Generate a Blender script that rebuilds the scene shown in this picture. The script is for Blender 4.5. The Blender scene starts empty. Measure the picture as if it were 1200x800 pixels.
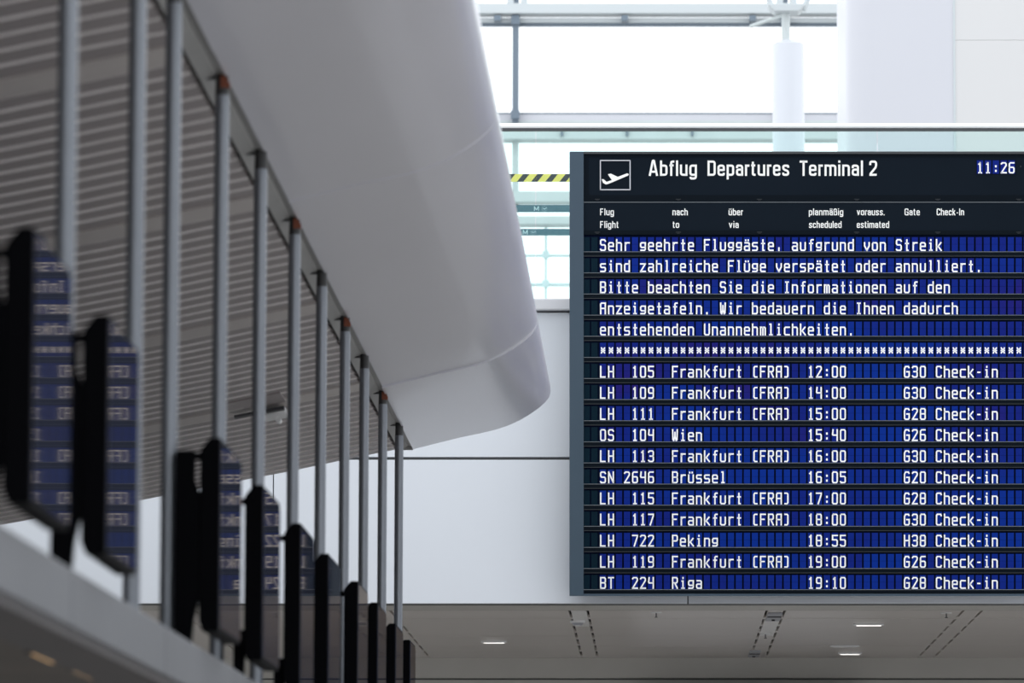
import bpy, bmesh, math, random
from mathutils import Vector, Matrix
random.seed(7)
S = bpy.context.scene
COL = S.collection

# ------------------------------------------------------------------ camera
F = 6000.0                       # focal length in pixels of a 1200 px wide frame
PX, PY = 768.0, 400.0            # principal point
PITCH = math.atan(687.0 / F)
cp, sp = math.cos(PITCH), math.sin(PITCH)
cam_d = bpy.data.cameras.new('camera')
cam = bpy.data.objects.new('camera', cam_d)
COL.objects.link(cam)
cam.location = (0, 0, 0)
cam.rotation_euler = (math.pi / 2 + PITCH, 0, 0)
cam_d.sensor_width = 36.0
cam_d.lens = F / 1200.0 * 36.0
cam_d.shift_x = (600.0 - PX) / 1200.0
cam_d.clip_start = 0.1
cam_d.clip_end = 500
cam_d.dof.use_dof = True
cam_d.dof.focus_distance = 32.2
cam_d.dof.aperture_fstop = 5.0
S.camera = cam

# ------------------------------------------------------------------ world + exposure
w = bpy.data.worlds.new('overcast_sky')
S.world = w
w.use_nodes = True
bg = w.node_tree.nodes['Background']
bg.inputs[0].default_value = (0.93, 0.965, 1.0, 1)
bg.inputs[1].default_value = 1.92
S.view_settings.view_transform = 'Standard'
S.view_settings.look = 'None'
S.view_settings.gamma = 1
S.view_settings.use_curve_mapping = False
S.view_settings.exposure = 0.0


# ------------------------------------------------------------------ projection helpers (photo pixel -> place in the hall)
def P(px, py, Y):
    u = 400.0 - py
    d = Vector((px - PX, F * cp - sp * u, F * sp + cp * u))
    return d * (Y / d.y)


def YX(px, py, X):
    u = 400.0 - py
    return X * (F * cp - sp * u) / (px - PX)


def ZY(py, Y):
    return P(PX, py, Y).z


def YZ(py, Z):
    u = 400.0 - py
    return Z * (F * cp - sp * u) / (F * sp + cp * u)


# ------------------------------------------------------------------ materials
MATS = {}


def mat(name, col, rough=0.5, metal=0.0, spec=0.5, var=0.0, vscale=3.0, coat=0.0, bump=0.0, bscale=60.0, emit=None, stretch=(1, 1, 1)):
    m = bpy.data.materials.new(name)
    m.use_nodes = True
    nt = m.node_tree
    b = nt.nodes['Principled BSDF']
    b.inputs['Base Color'].default_value = (*col, 1)
    b.inputs['Roughness'].default_value = rough
    b.inputs['Metallic'].default_value = metal
    b.inputs['Specular IOR Level'].default_value = spec
    b.inputs['Coat Weight'].default_value = coat
    b.inputs['Coat Roughness'].default_value = 0.08
    if emit:
        b.inputs['Emission Color'].default_value = (*emit[0], 1)
        b.inputs['Emission Strength'].default_value = emit[1]
    tc = nt.nodes.new('ShaderNodeTexCoord')
    mp = nt.nodes.new('ShaderNodeMapping')
    mp.inputs['Scale'].default_value = stretch
    nt.links.new(tc.outputs['Object'], mp.inputs[0])
    if var > 0:
        n = nt.nodes.new('ShaderNodeTexNoise')
        n.inputs['Scale'].default_value = vscale
        n.inputs['Detail'].default_value = 4
        nt.links.new(mp.outputs[0], n.inputs['Vector'])
        r = nt.nodes.new('ShaderNodeMapRange')
        r.inputs[1].default_value = 0.3
        r.inputs[2].default_value = 0.7
        r.inputs[3].default_value = 1 - var
        r.inputs[4].default_value = 1 + var
        nt.links.new(n.outputs[0], r.inputs[0])
        mx = nt.nodes.new('ShaderNodeVectorMath')
        mx.operation = 'SCALE'
        mx.inputs[0].default_value = col
        nt.links.new(r.outputs[0], mx.inputs['Scale'])
        nt.links.new(mx.outputs[0], b.inputs['Base Color'])
    if bump > 0:
        n2 = nt.nodes.new('ShaderNodeTexNoise')
        n2.inputs['Scale'].default_value = bscale
        nt.links.new(mp.outputs[0], n2.inputs['Vector'])
        bp = nt.nodes.new('ShaderNodeBump')
        bp.inputs['Strength'].default_value = bump
        bp.inputs['Distance'].default_value = 0.01
        nt.links.new(n2.outputs[0], bp.inputs['Height'])
        nt.links.new(bp.outputs[0], b.inputs['Normal'])
    MATS[name] = m
    return m


mat('pod_white', (0.68, 0.68, 0.735), 0.30, var=0.03, vscale=1.2, coat=0.35, bump=0.12, bscale=1.6, stretch=(1.0, 0.35, 1.0))
mat('soffit_grey', (0.34, 0.34, 0.33), 0.5, var=0.04)
mat('soffit_dark', (0.03, 0.03, 0.03), 0.6)
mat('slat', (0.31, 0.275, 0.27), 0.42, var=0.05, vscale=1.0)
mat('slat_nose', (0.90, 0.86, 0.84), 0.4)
mat('band', (0.54, 0.50, 0.475), 0.45, var=0.04)
mat('rod_steel', (0.20, 0.215, 0.24), 0.30, metal=0.45, var=0.04, vscale=6)
mat('rod_dark', (0.035, 0.035, 0.035), 0.5)
mat('rust_orange', (0.20, 0.05, 0.02), 0.6)
mat('black_plastic', (0.0012, 0.0013, 0.002), 0.6, spec=0.03)
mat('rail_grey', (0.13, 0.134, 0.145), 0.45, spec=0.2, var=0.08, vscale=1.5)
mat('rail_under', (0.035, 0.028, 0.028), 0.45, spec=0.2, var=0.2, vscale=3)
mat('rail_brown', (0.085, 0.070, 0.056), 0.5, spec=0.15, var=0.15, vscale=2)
mat('warm_lamp', (0.4, 0.25, 0.12), 0.4, emit=((1.0, 0.60, 0.25), 0.38))
mat('wall_white', (0.74, 0.77, 0.82), 0.40, spec=0.3, var=0.012, vscale=0.6)
mat('wall_ledge', (0.72, 0.72, 0.75), 0.35)
mat('seam_dark', (0.10, 0.105, 0.11), 0.6)
mat('board_frame', (0.060, 0.088, 0.118), 0.5, spec=0.15, var=0.03)
mat('board_face', (0.0070, 0.0115, 0.0180), 0.6, spec=0.03, var=0.1, vscale=1.2)
mat('board_bar', (0.0050, 0.0080, 0.0120), 0.6, spec=0.03)
mat('board_recess', (0.0025, 0.006, 0.022), 0.7, spec=0.03)
mat('bar_edge', (0.17, 0.19, 0.21), 0.5, spec=0.2)
mat('blank_teal', (0.003, 0.014, 0.025), 0.6, spec=0.05)
mat('letter_white', (0.97, 0.97, 0.97), 0.6, spec=0.3)
mat('legend_white', (0.92, 0.92, 0.90), 0.6, spec=0.3)
mat('pict_line', (0.55, 0.55, 0.60), 0.6)
mat('clip_grey', (0.045, 0.05, 0.056), 0.5, spec=0.1)
mat('ceil_panel', (0.66, 0.615, 0.58), 0.28, var=0.03, vscale=0.8, spec=0.6)
mat('ceil_light', (0.85, 0.84, 0.82), 0.33, spec=0.6)
mat('ceil_slot', (0.006, 0.005, 0.005), 0.7)
mat('bulkhead_grey', (0.50, 0.485, 0.45), 0.5, var=0.03)
mat('blocker_grey', (0.46, 0.46, 0.48), 0.6, var=0.05, vscale=0.5)
mat('facade_steel', (0.13, 0.17, 0.215), 0.5)
mat('facade_light', (0.50, 0.54, 0.56), 0.5)
mat('facade_pale', (0.55, 0.66, 0.68), 0.5)
mat('facade_bar', (0.50, 0.545, 0.55), 0.5, var=0.04)
mat('column_cool', (0.53, 0.535, 0.58), 0.35, var=0.01, vscale=0.5)
mat('column_warm', (0.57, 0.565, 0.57), 0.35, var=0.01, vscale=0.5)
mat('mast_white', (0.60, 0.62, 0.67), 0.4)
mat('chrome', (0.86, 0.86, 0.85), 0.35, metal=0.0)
mat('chrome_dark', (0.04, 0.045, 0.05), 0.35, metal=0.3)
mat('tape_yellow', (0.95, 0.78, 0.15), 0.5)
mat('tape_black', (0.012, 0.016, 0.022), 0.5)
mat('belt_teal', (0.045, 0.13, 0.17), 0.6)
mat('belt_print', (0.55, 0.72, 0.76), 0.6)
mat('floor_stone', (0.42, 0.405, 0.395), 0.35, var=0.08, vscale=0.6)
mat('gallery_floor', (0.35, 0.35, 0.34), 0.4, var=0.06, vscale=0.8)
mat('dark_wall', (0.075, 0.07, 0.068), 0.6, var=0.1, vscale=0.8)
mat('fixture_white', (0.8, 0.8, 0.8), 0.4)
mat('fixture_glow', (0.9, 0.9, 0.9), 0.4, emit=((1, 0.97, 0.92), 1.3))
mat('fixture_grey', (0.36, 0.37, 0.40), 0.4)
mat('fixture_dark', (0.03, 0.03, 0.035), 0.5)
mat('reflector_white', (0.8, 0.8, 0.8), 0.5)


def screen_material():
    m = bpy.data.materials.new('screen_glass')
    m.use_nodes = True
    nt = m.node_tree
    nt.nodes.remove(nt.nodes['Principled BSDF'])
    out = nt.nodes['Material Output']
    d = nt.nodes.new('ShaderNodeBsdfDiffuse')
    d.inputs[0].default_value = (0.040, 0.046, 0.072, 1)
    g = nt.nodes.new('ShaderNodeBsdfGlossy')
    g.inputs['Color'].default_value = (0.46, 0.39, 0.32, 1)
    g.inputs['Roughness'].default_value = 0.02
    fr = nt.nodes.new('ShaderNodeFresnel')
    fr.inputs['IOR'].default_value = 1.38
    n = nt.nodes.new('ShaderNodeTexNoise')
    n.inputs['Scale'].default_value = 3
    n.inputs['Detail'].default_value = 0
    tc = nt.nodes.new('ShaderNodeTexCoord')
    bp = nt.nodes.new('ShaderNodeBump')
    bp.inputs['Strength'].default_value = 0.03
    bp.inputs['Distance'].default_value = 0.002
    nt.links.new(tc.outputs['Object'], n.inputs['Vector'])
    nt.links.new(n.outputs[0], bp.inputs['Height'])
    nt.links.new(bp.outputs[0], g.inputs['Normal'])
    mx = nt.nodes.new('ShaderNodeMixShader')
    nt.links.new(fr.outputs[0], mx.inputs[0])
    nt.links.new(d.outputs[0], mx.inputs[1])
    nt.links.new(g.outputs[0], mx.inputs[2])
    nt.links.new(mx.outputs[0], out.inputs[0])
    MATS['screen_glass'] = m


screen_material()


def glass_material(name, tint):
    m = bpy.data.materials.new(name)
    m.use_nodes = True
    nt = m.node_tree
    nt.nodes.remove(nt.nodes['Principled BSDF'])
    out = nt.nodes['Material Output']
    t = nt.nodes.new('ShaderNodeBsdfTransparent')
    t.inputs[0].default_value = (*tint, 1)
    g = nt.nodes.new('ShaderNodeBsdfGlossy')
    g.inputs['Roughness'].default_value = 0.02
    fr = nt.nodes.new('ShaderNodeFresnel')
    fr.inputs['IOR'].default_value = 1.3
    mx = nt.nodes.new('ShaderNodeMixShader')
    nt.links.new(fr.outputs[0], mx.inputs[0])
    nt.links.new(t.outputs[0], mx.inputs[1])
    nt.links.new(g.outputs[0], mx.inputs[2])
    nt.links.new(mx.outputs[0], out.inputs[0])
    MATS[name] = m


glass_material('balustrade_glass', (0.88, 0.965, 0.955))
glass_material('window_glass', (0.985, 0.99, 0.99))

BCOLW = 9.37                      # flap pitch in photo pixels
SC = 32.2 / F                     # metres per photo pixel on the board


def flap_material():
    """printed blue vinyl: each flap a little different, some modules more violet"""
    m = bpy.data.materials.new('flap_blue')
    m.use_nodes = True
    nt = m.node_tree
    b = nt.nodes['Principled BSDF']
    b.inputs['Roughness'].default_value = 0.5
    b.inputs['Specular IOR Level'].default_value = 0.06
    geo = nt.nodes.new('ShaderNodeNewGeometry')
    sep = nt.nodes.new('ShaderNodeSeparateXYZ')
    nt.links.new(geo.outputs['Position'], sep.inputs[0])

    def cell(sock, size, off):
        a = nt.nodes.new('ShaderNodeMath'); a.operation = 'SUBTRACT'; a.inputs[1].default_value = off
        nt.links.new(sock, a.inputs[0])
        d = nt.nodes.new('ShaderNodeMath'); d.operation = 'DIVIDE'; d.inputs[1].default_value = size
        nt.links.new(a.outputs[0], d.inputs[0])
        f = nt.nodes.new('ShaderNodeMath'); f.operation = 'FLOOR'
        nt.links.new(d.outputs[0], f.inputs[0])
        return f.outputs[0]
    x0 = (703 - PX - 1.1) * SC
    zc = 32.2 * sp
    cx = cell(sep.outputs[0], BCOLW * SC, x0)
    cz = cell(sep.outputs[2], 24.72 * SC * cp, zc + (400 - 296.5) * SC * cp)
    cm = cell(sep.outputs[0], BCOLW * 7 * SC, x0 - 2 * BCOLW * SC)
    v1 = nt.nodes.new('ShaderNodeCombineXYZ'); nt.links.new(cx, v1.inputs[0]); nt.links.new(cz, v1.inputs[1])
    v2 = nt.nodes.new('ShaderNodeCombineXYZ'); nt.links.new(cm, v2.inputs[0]); nt.links.new(cz, v2.inputs[1])
    n1 = nt.nodes.new('ShaderNodeTexWhiteNoise'); nt.links.new(v1.outputs[0], n1.inputs[0])
    n2 = nt.nodes.new('ShaderNodeTexWhiteNoise'); nt.links.new(v2.outputs[0], n2.inputs[0])
    ns = nt.nodes.new('ShaderNodeTexNoise'); ns.inputs['Scale'].default_value = 1.6; ns.inputs['Detail'].default_value = 2
    nt.links.new(geo.outputs['Position'], ns.inputs['Vector'])

    def madd(a, k, c=None, cc=0.0):
        q = nt.nodes.new('ShaderNodeMath'); q.operation = 'MULTIPLY_ADD'
        nt.links.new(a, q.inputs[0]); q.inputs[1].default_value = k
        if c is None:
            q.inputs[2].default_value = cc
        else:
            nt.links.new(c, q.inputs[2])
        return q.outputs[0]
    s = madd(n1.outputs[0], 0.12, None, -0.46)
    s = madd(n2.outputs[0], 0.24, s)
    s = madd(ns.outputs[0], 1.25, s)
    ramp = nt.nodes.new('ShaderNodeValToRGB')
    nt.links.new(s, ramp.inputs[0])
    e = ramp.color_ramp.elements
    e[0].position = 0.12; e[0].color = (0.002, 0.026, 0.250, 1)
    e[1].position = 0.95; e[1].color = (0.045, 0.009, 0.085, 1)
    k = ramp.color_ramp.elements.new(0.45); k.color = (0.005, 0.015, 0.185, 1)
    k = ramp.color_ramp.elements.new(0.68); k.color = (0.020, 0.010, 0.145, 1)
    nt.links.new(ramp.outputs[0], b.inputs['Base Color'])
    MATS['flap_blue'] = m


flap_material()


# ------------------------------------------------------------------ mesh helpers
class MB:
    def __init__(s):
        s.v, s.f, s.m, s.mats = [], [], [], []

    def mi(s, m):
        if m not in s.mats:
            s.mats.append(m)
        return s.mats.index(m)

    def poly(s, pts, m):
        i = len(s.v)
        s.v += [tuple(p) for p in pts]
        s.f.append(tuple(range(i, i + len(pts))))
        s.m.append(s.mi(m))

    def box(s, x0, x1, y0, y1, z0, z1, m, T=None):
        c = [(x, y, z) for z in (z0, z1) for y in (y0, y1) for x in (x0, x1)]
        if T:
            c = [tuple(T(Vector(p))) for p in c]
        i = len(s.v)
        s.v += c
        for q in ((0, 2, 3, 1), (4, 5, 7, 6), (0, 1, 5, 4), (2, 6, 7, 3), (0, 4, 6, 2), (1, 3, 7, 5)):
            s.f.append(tuple(i + k for k in q))
            s.m.append(s.mi(m))

    def prism(s, pts, d0, d1, m, axis='y'):
        """closed outline in two axes, extruded along the third"""
        def mk(a, b, d):
            return (a, d, b) if axis == 'y' else ((d, a, b) if axis == 'x' else (a, b, d))
        n = len(pts)
        i = len(s.v)
        s.v += [mk(a, b, d0) for a, b in pts] + [mk(a, b, d1) for a, b in pts]
        s.f.append(tuple(range(i, i + n))); s.m.append(s.mi(m))
        s.f.append(tuple(range(i + 2 * n - 1, i + n - 1, -1))); s.m.append(s.mi(m))
        for k in range(n):
            s.f.append((i + k, i + n + k, i + n + (k + 1) % n, i + (k + 1) % n)); s.m.append(s.mi(m))

    def cyl(s, a, b, r, m, n=20, r2=None):
        a, b = Vector(a), Vector(b)
        d = (b - a).normalized()
        u = d.orthogonal().normalized()
        v = d.cross(u)
        r2 = r if r2 is None else r2
        i = len(s.v)
        for c, rr in ((a, r), (b, r2)):
            for k in range(n):
                t = 2 * math.pi * k / n
                s.v.append(tuple(c + (u * math.cos(t) + v * math.sin(t)) * rr))
        for k in range(n):
            s.f.append((i + k, i + (k + 1) % n, i + n + (k + 1) % n, i + n + k)); s.m.append(s.mi(m))
        s.f.append(tuple(i + k for k in range(n - 1, -1, -1))); s.m.append(s.mi(m))
        s.f.append(tuple(i + n + k for k in range(n))); s.m.append(s.mi(m))

    def mesh(s, name):
        me = bpy.data.meshes.new(name)
        me.from_pydata(s.v, [], s.f)
        for m in s.mats:
            me.materials.append(MATS[m])
        me.polygons.foreach_set('material_index', s.m)
        me.update()
        return me

    def build(s, name, parent=None, smooth=False, bevel=0, recalc=True):
        me = s.mesh(name)
        if recalc:
            b = bmesh.new(); b.from_mesh(me)
            bmesh.ops.recalc_face_normals(b, faces=b.faces)
            b.to_mesh(me); b.free()
        o = bpy.data.objects.new(name, me)
        COL.objects.link(o)
        if parent:
            o.parent = parent
        if smooth:
            for p in me.polygons:
                p.use_smooth = True
            me.set_sharp_from_angle(angle=math.radians(38))
        if bevel:
            md = o.modifiers.new('bevel', 'BEVEL'); md.width = bevel; md.segments = 2; md.limit_method = 'ANGLE'
        return o


def tag(o, label=None, cat=None, group=None, kind=None):
    if label: o['label'] = label
    if cat: o['category'] = cat
    if group: o['group'] = group
    if kind: o['kind'] = kind
    return o


def empty(name, loc=(0, 0, 0)):
    o = bpy.data.objects.new(name, None)
    COL.objects.link(o)
    o.location = loc
    o.empty_display_size = 0.1
    return o


def box_obj(name, x0, x1, y0, y1, z0, z1, m, parent=None, bevel=0):
    b = MB(); b.box(x0, x1, y0, y1, z0, z1, m)
    return b.build(name, parent, bevel=bevel)


# ------------------------------------------------------------------ setting: floor, walls
FLOOR = -1.6
tag(box_obj('floor', -14, 30, -20, 70, FLOOR - 0.2, FLOOR, 'floor_stone'), kind='structure')
tag(box_obj('wall_right_blocker', 13.0, 13.2, -20, 32.4, FLOOR, 5.0, 'blocker_grey'), kind='structure')  # unseen wall, added to dim the light coming from the right
YW = 32.45                       # front of the gallery parapet wall
ZB = ZY(707, YW)                 # its lower edge
ZT = ZY(350.5, YW)
ZG = ZT - 0.05                   # gallery floor

wall = empty('wall_back', (0, YW, ZB)); tag(wall, kind='structure')
xs = [P(c, 600, YW).x for c in (-652, -166, 320, 806, 1292, 1778)]
zl = [(ZY(707, YW), ZY(538.6, YW)), (ZY(535.4, YW), ZY(366, YW))]
for i in range(len(xs) - 1):
    for z0, z1 in zl:
        b = MB(); b.box(xs[i] + 0.0035, xs[i + 1] - 0.0035, 0, 0.04, z0 - ZB, z1 - ZB, 'wall_white')
        o = b.build('wall_panel', wall, bevel=0.003)
box_obj('backing', xs[0], xs[-1], 0.02, 0.2, 0.0, ZY(366, YW) - ZB, 'seam_dark', wall)
box_obj('ledge', xs[0], xs[-1], -0.05, 0.15, ZY(364.4, YW) - ZB, ZT - ZB, 'wall_ledge', wall, bevel=0.01)
tag(box_obj('wall_left', -7.2, -7.0, 2, 32.4, FLOOR, 3.2, 'dark_wall'), kind='structure')
tag(box_obj('gallery_floor', -9, 12, YW + 0.21, 75, ZG - 0.3, ZG, 'gallery_floor'), kind='structure')

# ------------------------------------------------------------------ lower ceiling beyond the parapet wall
ZC = ZY(716, 33.25)
YE = YZ(770.5, ZC)
ceil = empty('ceiling', (0, YW, ZC)); tag(ceil, kind='structure')
box_obj('edge_strip', -9, 12, 0.045, YZ(715.5, ZB) - YW, ZB - ZC + 0.001, ZB - ZC + 0.02, 'bulkhead_grey', ceil)
yb = [YZ(v, ZC) for v in (716, 724.5, 734.3, 745, 757, 770.5)]
yb[0] = 33.2
pairs = [(-4.38, -4.26), (-3.11, -2.99), (-1.84, -1.72), (-0.557, -0.44), (0.723, 0.84), (2.0, 2.12), (3.28, 3.40), (4.56, 4.68)]
G = 0.017
cols = []
prev = -5.6
for a, c in pairs:
    cols.append((prev, a - G / 2, 'ceil_panel')); cols.append((a + G / 2, c - G / 2, 'strip')); prev = c + G / 2
cols.append((prev, 5.9, 'ceil_panel'))
for ci, (x0, x1, k) in enumerate(cols):
    for j in range(len(yb) - 1):
        m = 'ceil_panel'
        if k == 'strip' and abs(x0 - 0.728) < 0.02 and j in (1, 2): m = 'ceil_light'
        if k == 'strip' and abs(x0 + 0.55) < 0.02 and j in (0, 1): m = 'ceil_light'
        dz = random.uniform(0, 0.0015)
        x1b = x1 if k == 'strip' else x1
        b = MB(); b.box(x0, x1b, yb[j] + 0.003 - YW, yb[j + 1] - 0.003 - YW, dz, 0.03, m)
        b.build('ceiling_panel', ceil)
box_obj('void', -9, 12, 0.85, YE - YW, 0.035, 0.06, 'ceil_slot', ceil)
tb = MB()
for a, c in pairs:
    for xx in (a, c):
        y = 33.3
        while y < YE - 0.1:
            tb.box(xx - G / 2, xx + G / 2, y + 0.62 - YW, y + 0.80 - YW, 0.0, 0.02, 'ceil_panel')
            y += 0.80
o = tb.build('slot_bridge', ceil); o['kind'] = 'stuff'
bh = empty('trim_1', (0, YE, ZC)); tag(bh, kind='structure')
zb2 = ZY(794, YE)
box_obj('fascia', -9, 12, 0, 0.1, zb2 - ZC, 0.05, 'bulkhead_grey', bh)
box_obj('shadow_gap', -9, 12, 0.12, 0.2, zb2 - ZC - 0.06, zb2 - ZC + 0.02, 'fixture_dark', bh)
tag(box_obj('wall_far', -9, 12, YE + 0.1, YE + 0.3, FLOOR, ZY(796.3, YE + 0.1), 'bulkhead_grey'), kind='structure')


def on_ceiling(px, py, z=None):
    z = ZC if z is None else z
    y = YZ(py, z)
    return P(px, py, y)


def fitting(name, px, py, wpx, dep, label, glow, group='bright recessed fittings in the lower ceiling'):
    c = on_ceiling(px, py)
    r = empty(name, c); tag(r, label, 'ceiling light', group)
    hw = wpx * c.y / F / 2
    b = MB(); b.box(-hw, hw, -dep / 2, dep / 2, -0.012, 0.0, 'fixture_white'); b.build('frame', r, bevel=0.002)
    b = MB(); b.box(-hw * 0.8, hw * 0.8, -dep / 2 * 0.7, dep / 2 * 0.7, -0.016, -0.0122, glow); b.build('diffuser', r)
    return r


fitting('ceiling_light', 579, 751, 30, 0.045, 'slim bright recessed light alone in the lower ceiling left of the board', 'fixture_glow')
fitting('ceiling_light', 1018, 730.6, 36, 0.04, 'bright recessed light in the upper row of three below the board, furthest right', 'fixture_glow')
fitting('ceiling_light', 990, 755.8, 34, 0.03, 'dim slim recessed light, middle one of three below the board', 'fixture_white')
fitting('ceiling_light', 996, 764.5, 28, 0.04, 'bright recessed light close to the dark fascia, lowest of three below the board', 'fixture_glow')

# smoke detector + service boxes between the slots
c = on_ceiling(677, 727)
r = empty('smoke_detector', c); tag(r, 'round white smoke detector between two dark slots under the board\'s left corner', 'smoke detector')
b = MB(); b.cyl((0, 0, 0), (0, 0, -0.015), 0.052, 'fixture_white', 28); b.build('base_plate', r)
b = MB(); b.cyl((0, 0, -0.015), (0, 0, -0.030), 0.040, 'fixture_grey', 28, 0.03); b.build('sensor_head', r)
b = MB(); b.cyl((0, 0, -0.030), (0, 0, -0.036), 0.014, 'fixture_white', 16); b.build('cap', r)


def service_box(px, py, wpx, label):
    c = on_ceiling(px, py)
    hw = wpx * c.y / F / 2
    r = empty('service_hatch', c); tag(r, label, 'ceiling hatch', 'hatches in the light ceiling strip under the board')
    b = MB(); b.box(-hw, hw, -0.38, 0.38, -0.012, 0, 'fixture_grey'); b.build('lid', r, bevel=0.002)
    b = MB(); b.box(-hw * 0.95, hw * 0.95, -0.16, -0.06, -0.016, -0.0122, 'fixture_dark'); b.build('slot', r)
    b = MB(); b.cyl((0, 0.2, -0.012), (0, 0.2, -0.022), 0.012, 'fixture_dark', 12); b.build('catch', r)


service_box(907, 721.5, 17, 'grey hatch with a dark slit at the near end of the light ceiling strip')
service_box(884, 765, 13, 'grey hatch with a dark slit by the dark fascia at the strip\'s far end')


def sprinkler(px, py, label):
    c = on_ceiling(px, py)
    r = empty('sprinkler', c); tag(r, label, 'sprinkler', 'sprinkler heads in the lower ceiling')
    b = MB(); b.cyl((0, 0, 0), (0, 0, -0.006), 0.035, 'fixture_white', 24); b.build('rosette', r)
    b = MB(); b.cyl((0, 0, -0.006), (0, 0, -0.032), 0.004, 'fixture_dark', 10); b.build('stem', r)
    b = MB(); b.cyl((0, 0, -0.032), (0, 0, -0.035), 0.011, 'fixture_dark', 16); b.build('deflector', r)


sprinkler(1109, 717.5, 'small sprinkler head with white disc by the right pair of slots')
sprinkler(897, 742, 'small sprinkler head in the light ceiling strip between two hatches')
sprinkler(769, 717, 'small sprinkler head with white disc between detector and hatches')
# white pier added unseen by the far wall to mirror dimly in the ceiling
pr = empty('white_reflector', (0.7, YE - 0.1, FLOOR)); tag(pr, 'broad white pier added unseen by the far wall to brighten the lower ceiling', 'reflector')
box_obj('shaft', -0.85, 0.86, -0.25, 0.15, 0, zb2 - FLOOR - 0.09, 'reflector_white', pr, bevel=0.02)
box_obj('plinth', -0.9, 0.91, -0.3, 0.15, 0, 0.15, 'bulkhead_grey', pr, bevel=0.01)

# ------------------------------------------------------------------ canopy: long white rounded bulkhead on the left
YEND = 29.2
prof_px = [(484, 524), (512, 517), (540, 510), (562, 505.5), (581, 501), (596, 496), (609, 490), (621, 483), (631, 476),
           (639, 469), (643.5, 463), (645.3, 457), (645.2, 450), (642.5, 440), (637, 424), (629, 400), (618, 366), (604, 325), (588, 280)]
prof = [(P(x, y, YEND).x, P(x, y, YEND).z) for x, y in prof_px]
top = [(-0.99, prof[-1][1] + 0.35), (-1.3, prof[-1][1] + 0.55), (prof[0][0], prof[-1][1] + 0.6)]
XC, ZCN = prof[0]
canopy = empty('canopy', (XC, 3.9, ZCN))
tag(canopy, 'long glossy white rounded canopy edge running away above the row of rods', 'canopy')
cuts = [29.2, 25.85, 22.5, 19.2, 15.85, 12.5, 9.2, 3.9]
for k in range(len(cuts) - 1):
    y1, y0 = cuts[k], cuts[k + 1]
    dz = [0.011, 0.0, 0.004, 0.0, 0.003, 0.0, 0][k]
    b = MB()
    outl = [(x - XC, z - ZCN - dz) for x, z in prof + top]
    b.prism(outl, y0 + 0.003 - 3.9, y1 - 3.9, 'pod_white')
    o = b.build('cladding_panel', canopy, smooth=True)

# slatted ceiling left of the rods
sl_px = [(484, 524), (462, 529), (409, 539.5), (335, 555), (282, 565), (165, 588), (40, 610), (0, 617)]
slp = [(P(x, y, YEND).x, P(x, y, YEND).z) for x, y in sl_px]
slp += [(-4.6, 2.16), (-5.8, 2.0), (-7.0, 1.9)]


def zs(X):
    for (xa, za), (xb, zb) in zip(slp, slp[1:]):
        if xb <= X <= xa:
            return za + (zb - za) * (xa - X) / (xa - xb)
    return slp[0][1]


sc2 = empty('ceiling_slatted', (XC, 3.9, ZCN)); tag(sc2, kind='structure')
XG0, XG1 = -1.470, -1.486
soffit = empty('soffit_channel', (XC, 3.9, ZCN)); tag(soffit, 'narrow grey metal channel along the canopy edge that holds the rod tops', 'channel')
for k in range(len(cuts) - 1):
    b = MB(); y1, y0 = cuts[k] - 3.9, cuts[k + 1] - 3.9 + 0.004
    b.prism([(-0.0005, 0.004), (-0.030, 0.010), (-0.033, 0.004), (XG0 - XC, zs(XG0) - ZCN + 0.004), (XG0 - XC, 0.05), (-0.0005, 0.05)], y0, y1, 'soffit_grey')
    b.build('channel_section', soffit)
box_obj('shadow_gap', XG1 - 0.001 - XC, XG0 + 0.001 - XC, 0, YEND - 3.9, 0.012, 0.06, 'soffit_dark', soffit)
box_obj('end_plate', XG1 - XC, 0, YEND - 3.9, YEND - 3.9 + 0.02, -0.014, 0.06, 'soffit_grey', soffit)
XS = [XG1, -1.62, -1.747, -1.92, -2.107, -2.365, -2.65, -2.935, -3.25, -3.543, -3.74, -4.6, -5.8, -6.99]
y = YEND
PITCH_S = 0.2393
n = 0
NEXTB = 15


def slat_mesh(dy, rise, m):
    b = MB()
    for xa, xb in zip(XS, XS[1:]):
        za, zb_ = zs(xa) - ZCN, zs(xb) - ZCN
        A, B = xa - XC, xb - XC
        q = [(A, 0, za), (B, 0, zb_), (B, dy, zb_ + rise), (A, dy, za + rise)]
        b.poly(q, m)
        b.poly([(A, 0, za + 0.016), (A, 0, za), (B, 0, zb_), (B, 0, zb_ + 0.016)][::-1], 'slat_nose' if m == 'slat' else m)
        b.poly([(A, 0, za + 0.016), (B, 0, zb_ + 0.016), (B, dy, zb_ + rise + 0.016), (A, dy, za + rise + 0.016)][::-1], m)
        b.poly([(A, dy, za + rise), (B, dy, zb_ + rise), (B, dy, zb_ + rise + 0.016), (A, dy, za + rise + 0.016)], m)
    return b


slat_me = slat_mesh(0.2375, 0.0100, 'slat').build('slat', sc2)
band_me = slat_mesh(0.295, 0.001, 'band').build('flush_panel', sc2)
first_s, first_b = True, True
run, left = 14, 14
while y > 4.4:
    if left == 0:
        y -= 0.30
        if first_b:
            band_me.location.y = y - 3.9; first_b = False
        else:
            o = band_me.copy(); COL.objects.link(o); o.location.y = y - 3.9
        PITCH_S, left = 0.2308, 13
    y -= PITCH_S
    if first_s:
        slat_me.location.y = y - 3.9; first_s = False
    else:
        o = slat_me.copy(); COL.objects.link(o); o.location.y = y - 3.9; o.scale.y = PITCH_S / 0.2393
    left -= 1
# solid deck above the slats
b = MB()
b.prism([(x - XC, zs(x) - ZCN + 0.035) for x in XS] + [(XS[-1] - XC, 0.75), (XS[0] - XC, 0.75)], 0, YEND - 3.9, 'soffit_dark')
b.build('deck', sc2)
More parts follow.
